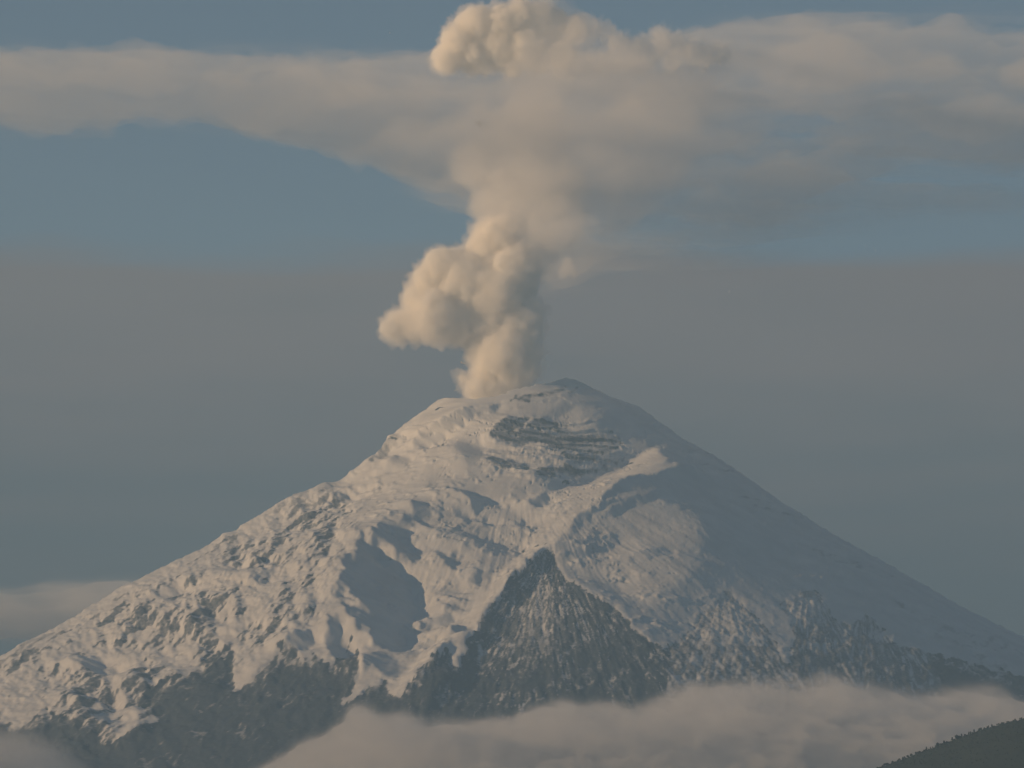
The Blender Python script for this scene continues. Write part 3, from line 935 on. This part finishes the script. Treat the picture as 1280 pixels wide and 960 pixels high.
def puff_mesh(name, balls, vox, amp, seed, f0):
    """a billowing body from overlapping balls (px, py, radius, depth)"""
    import bmesh
    bm = bmesh.new()
    from mathutils import Matrix
    for (px, py, r, y) in balls:
        x, yy, z = at(px, py, y)
        bmesh.ops.create_icosphere(bm, subdivisions=3, radius=r, matrix=Matrix.Translation((float(x), float(y), float(z))))
    tmp = bpy.data.meshes.new('tmp')
    bm.to_mesh(tmp)
    bm.free()
    o = bpy.data.objects.new('tmp', tmp)
    C.objects.link(o)
    md = o.modifiers.new('remesh', 'REMESH')
    md.mode = 'VOXEL'
    md.voxel_size = vox
    dg = bpy.context.evaluated_depsgraph_get()
    me = bpy.data.meshes.new_from_object(o.evaluated_get(dg))
    bpy.data.objects.remove(o)
    bpy.data.meshes.remove(tmp)
    me.name = name
    nv = len(me.vertices)
    co = np.empty(nv * 3, np.float32)
    me.vertices.foreach_get('co', co)
    co = co.reshape(-1, 3).astype(float)
    nl = np.empty(nv * 3, np.float32)
    me.vertices.foreach_get('normal', nl)
    nl = nl.reshape(-1, 3)
    d = np.zeros(nv)
    a, f = 1.0, f0
    q = co + 5 * np.stack([perlin3(co * 0.03, seed + 7), perlin3(co * 0.03 + 9, seed + 8), perlin3(co * 0.03 + 31, seed + 9)], -1)
    for k in range(4):
        d += a * (np.abs(perlin3(q * f, seed + k)) * 2.2 - 0.55)     # billows: round bulges between sharp creases
        a *= 0.58
        f *= 2.1
    co = co + nl * (amp * d)[:, None]
    me.vertices.foreach_set('co', co.astype(np.float32).ravel())
    me.update()
    me.polygons.foreach_set('use_smooth', np.ones(len(me.polygons), bool))
    return me


random.seed(3)
COL = [(603, 508, 20), (618, 490, 24), (600, 488, 20), (640, 478, 26), (610, 465, 22), (652, 460, 22), (588, 482, 8), (579, 474, 7), (632, 440, 36), (655, 440, 24), (612, 430, 30), (645, 410, 34), (610, 400, 40), (655, 392, 25), (575, 395, 36), (545, 395, 34), (520, 402, 24), (500, 408, 20), (488, 412, 13), (530, 375, 26), (540, 350, 24), (552, 333, 22), (572, 330, 20), (585, 355, 40), (620, 365, 40), (640, 340, 32), (612, 315, 30), (622, 298, 26), (606, 292, 14), (650, 345, 26)]
col_b = [(a, b, r + 3.5, random.uniform(-0.35, 0.35) * r) for a, b, r in COL]
CAP = [(560, 72, 19), (553, 78, 12), (573, 50, 21), (585, 32, 18), (600, 30, 23), (592, 65, 26), (622, 58, 30), (628, 28, 22), (650, 22, 22), (675, 22, 20), (690, 32, 20), (655, 60, 26), (715, 34, 15), (700, 66, 18), (606, 80, 13), (640, 80, 14), (672, 80, 12)]
TOP = [(606, 280, 15), (600, 262, 12), (604, 296, 16), (628, 285, 32), (622, 250, 28), (650, 262, 44), (640, 215, 44), (680, 230, 52), (690, 275, 40), (665, 310, 34), (660, 175, 48), (600, 205, 34)]
WISP = [(722, 40, 16), (738, 36, 14), (757, 42, 10), (735, 78, 14), (752, 80, 13), (770, 81, 13), (786, 80, 12), (802, 78, 12), (820, 66, 12), (828, 52, 14), (826, 43, 9), (846, 58, 12), (842, 82, 10), (860, 66, 14), (880, 70, 14), (900, 66, 12), (700, 85, 12), (715, 82, 13), (775, 55, 13), (800, 58, 12)]
cap_b = [(a, b, r + 2.5, -120 + random.uniform(-0.3, 0.3) * r) for a, b, r in CAP]
plume = bpy.data.objects.new('eruption_plume', None)
C.objects.link(plume)
plume.location = (-30, 0, -30)
tag(plume, 'billowing cream coloured plume of steam and ash rising from the crater', 'plume')
top_b = [(a, b, r + 2, random.uniform(-0.3, 0.3) * r) for a, b, r in TOP]
wisp_b = [(a, b, r + 3, -130 + random.uniform(-0.3, 0.3) * r) for a, b, r in WISP]
thin = volume_mat('thinning_steam', (0.995, 0.982, 0.965), 0.012, 0.0)
faint = volume_mat('faint_steam', (0.999, 0.984, 0.962), 0.030, -0.25)
veil_m = volume_mat('steam_edge', (0.999, 0.984, 0.962), 0.030, -0.25)
core_m = volume_mat('steam_core', (1.0, 0.994, 0.975), 0.16, -0.2)


def grow(balls, d):
    return [(a, b, max(r + d, 2.0), y) for a, b, r, y in balls]


# dense at the heart, thinning outwards: every body is a core inside one or two looser skins
for nm, balls, sd, vm, amp, f0, vox in (
        ('plume_core', grow(col_b, -4), 801, core_m, 5.0, 1 / 30.0, 2.2),
        ('plume_skin', grow(col_b, 0), 806, veil_m, 6.0, 1 / 24.0, 2.2),
        ('plume_fringe', grow(col_b, 2.5), 811, faint, 7.5, 1 / 19.0, 2.2),
        ('cap_core', grow(cap_b, -3), 831, core_m, 4.5, 1 / 24.0, 2.0),
        ('cap_skin', grow(cap_b, 0.5), 836, veil_m, 5.0, 1 / 18.0, 2.0),
        ('cap_fringe', grow(cap_b, 2.5), 839, faint, 6.5, 1 / 15.0, 2.0),
        ('plume_top', grow(top_b, -2), 841, thin, 9.0, 1 / 40.0, 2.6),
        ('plume_top_skin', grow(top_b, 5), 846, thin, 10.0, 1 / 30.0, 2.6),
        ('plume_wisp', grow(wisp_b, 0), 861, faint, 6.5, 1 / 16.0, 2.0),
        ('plume_wisp', grow(wisp_b, 3), 866, thin, 8.0, 1 / 13.0, 2.0)):
    me = puff_mesh(nm, balls, vox, amp, sd, f0)
    o = obj(nm, me, vm, plume)
    o.matrix_parent_inverse = plume.matrix_basis.inverted()
cl = obj('cloudlet', puff_mesh('cloudlet', [(711, 336, 9, -150), (705, 341, 7, -150), (718, 341, 7, -150), (710, 328, 6, -150)], 1.2, 2.5, 851, 1 / 12.0), volume_mat('thin_steam', (0.99, 0.975, 0.96), 0.06, 0.0))
tag(cl, 'tiny pinkish wisp of cloud floating just right of the plume', 'cloud')

# ------------------------------------------------------------------- haze
hz = [(-9000, -7200), (9000, -7200), (9000, 4000), (-9000, 4000)]
z0, z1 = GROUND_Z - 8, 600.0
V = np.array([(x, y, z0) for x, y in hz] + [(x, y, z1) for x, y in hz], float)
q = np.array([[3, 2, 1, 0], [4, 5, 6, 7], [0, 1, 5, 4], [1, 2, 6, 5], [2, 3, 7, 6], [3, 0, 4, 7]])
haze = obj('haze', raw_mesh('haze', V, q, smooth=False), volume_mat('haze_air', (0.42, 0.70, 1.0), 0.000125, 0.0))
tag(haze, kind='stuff')
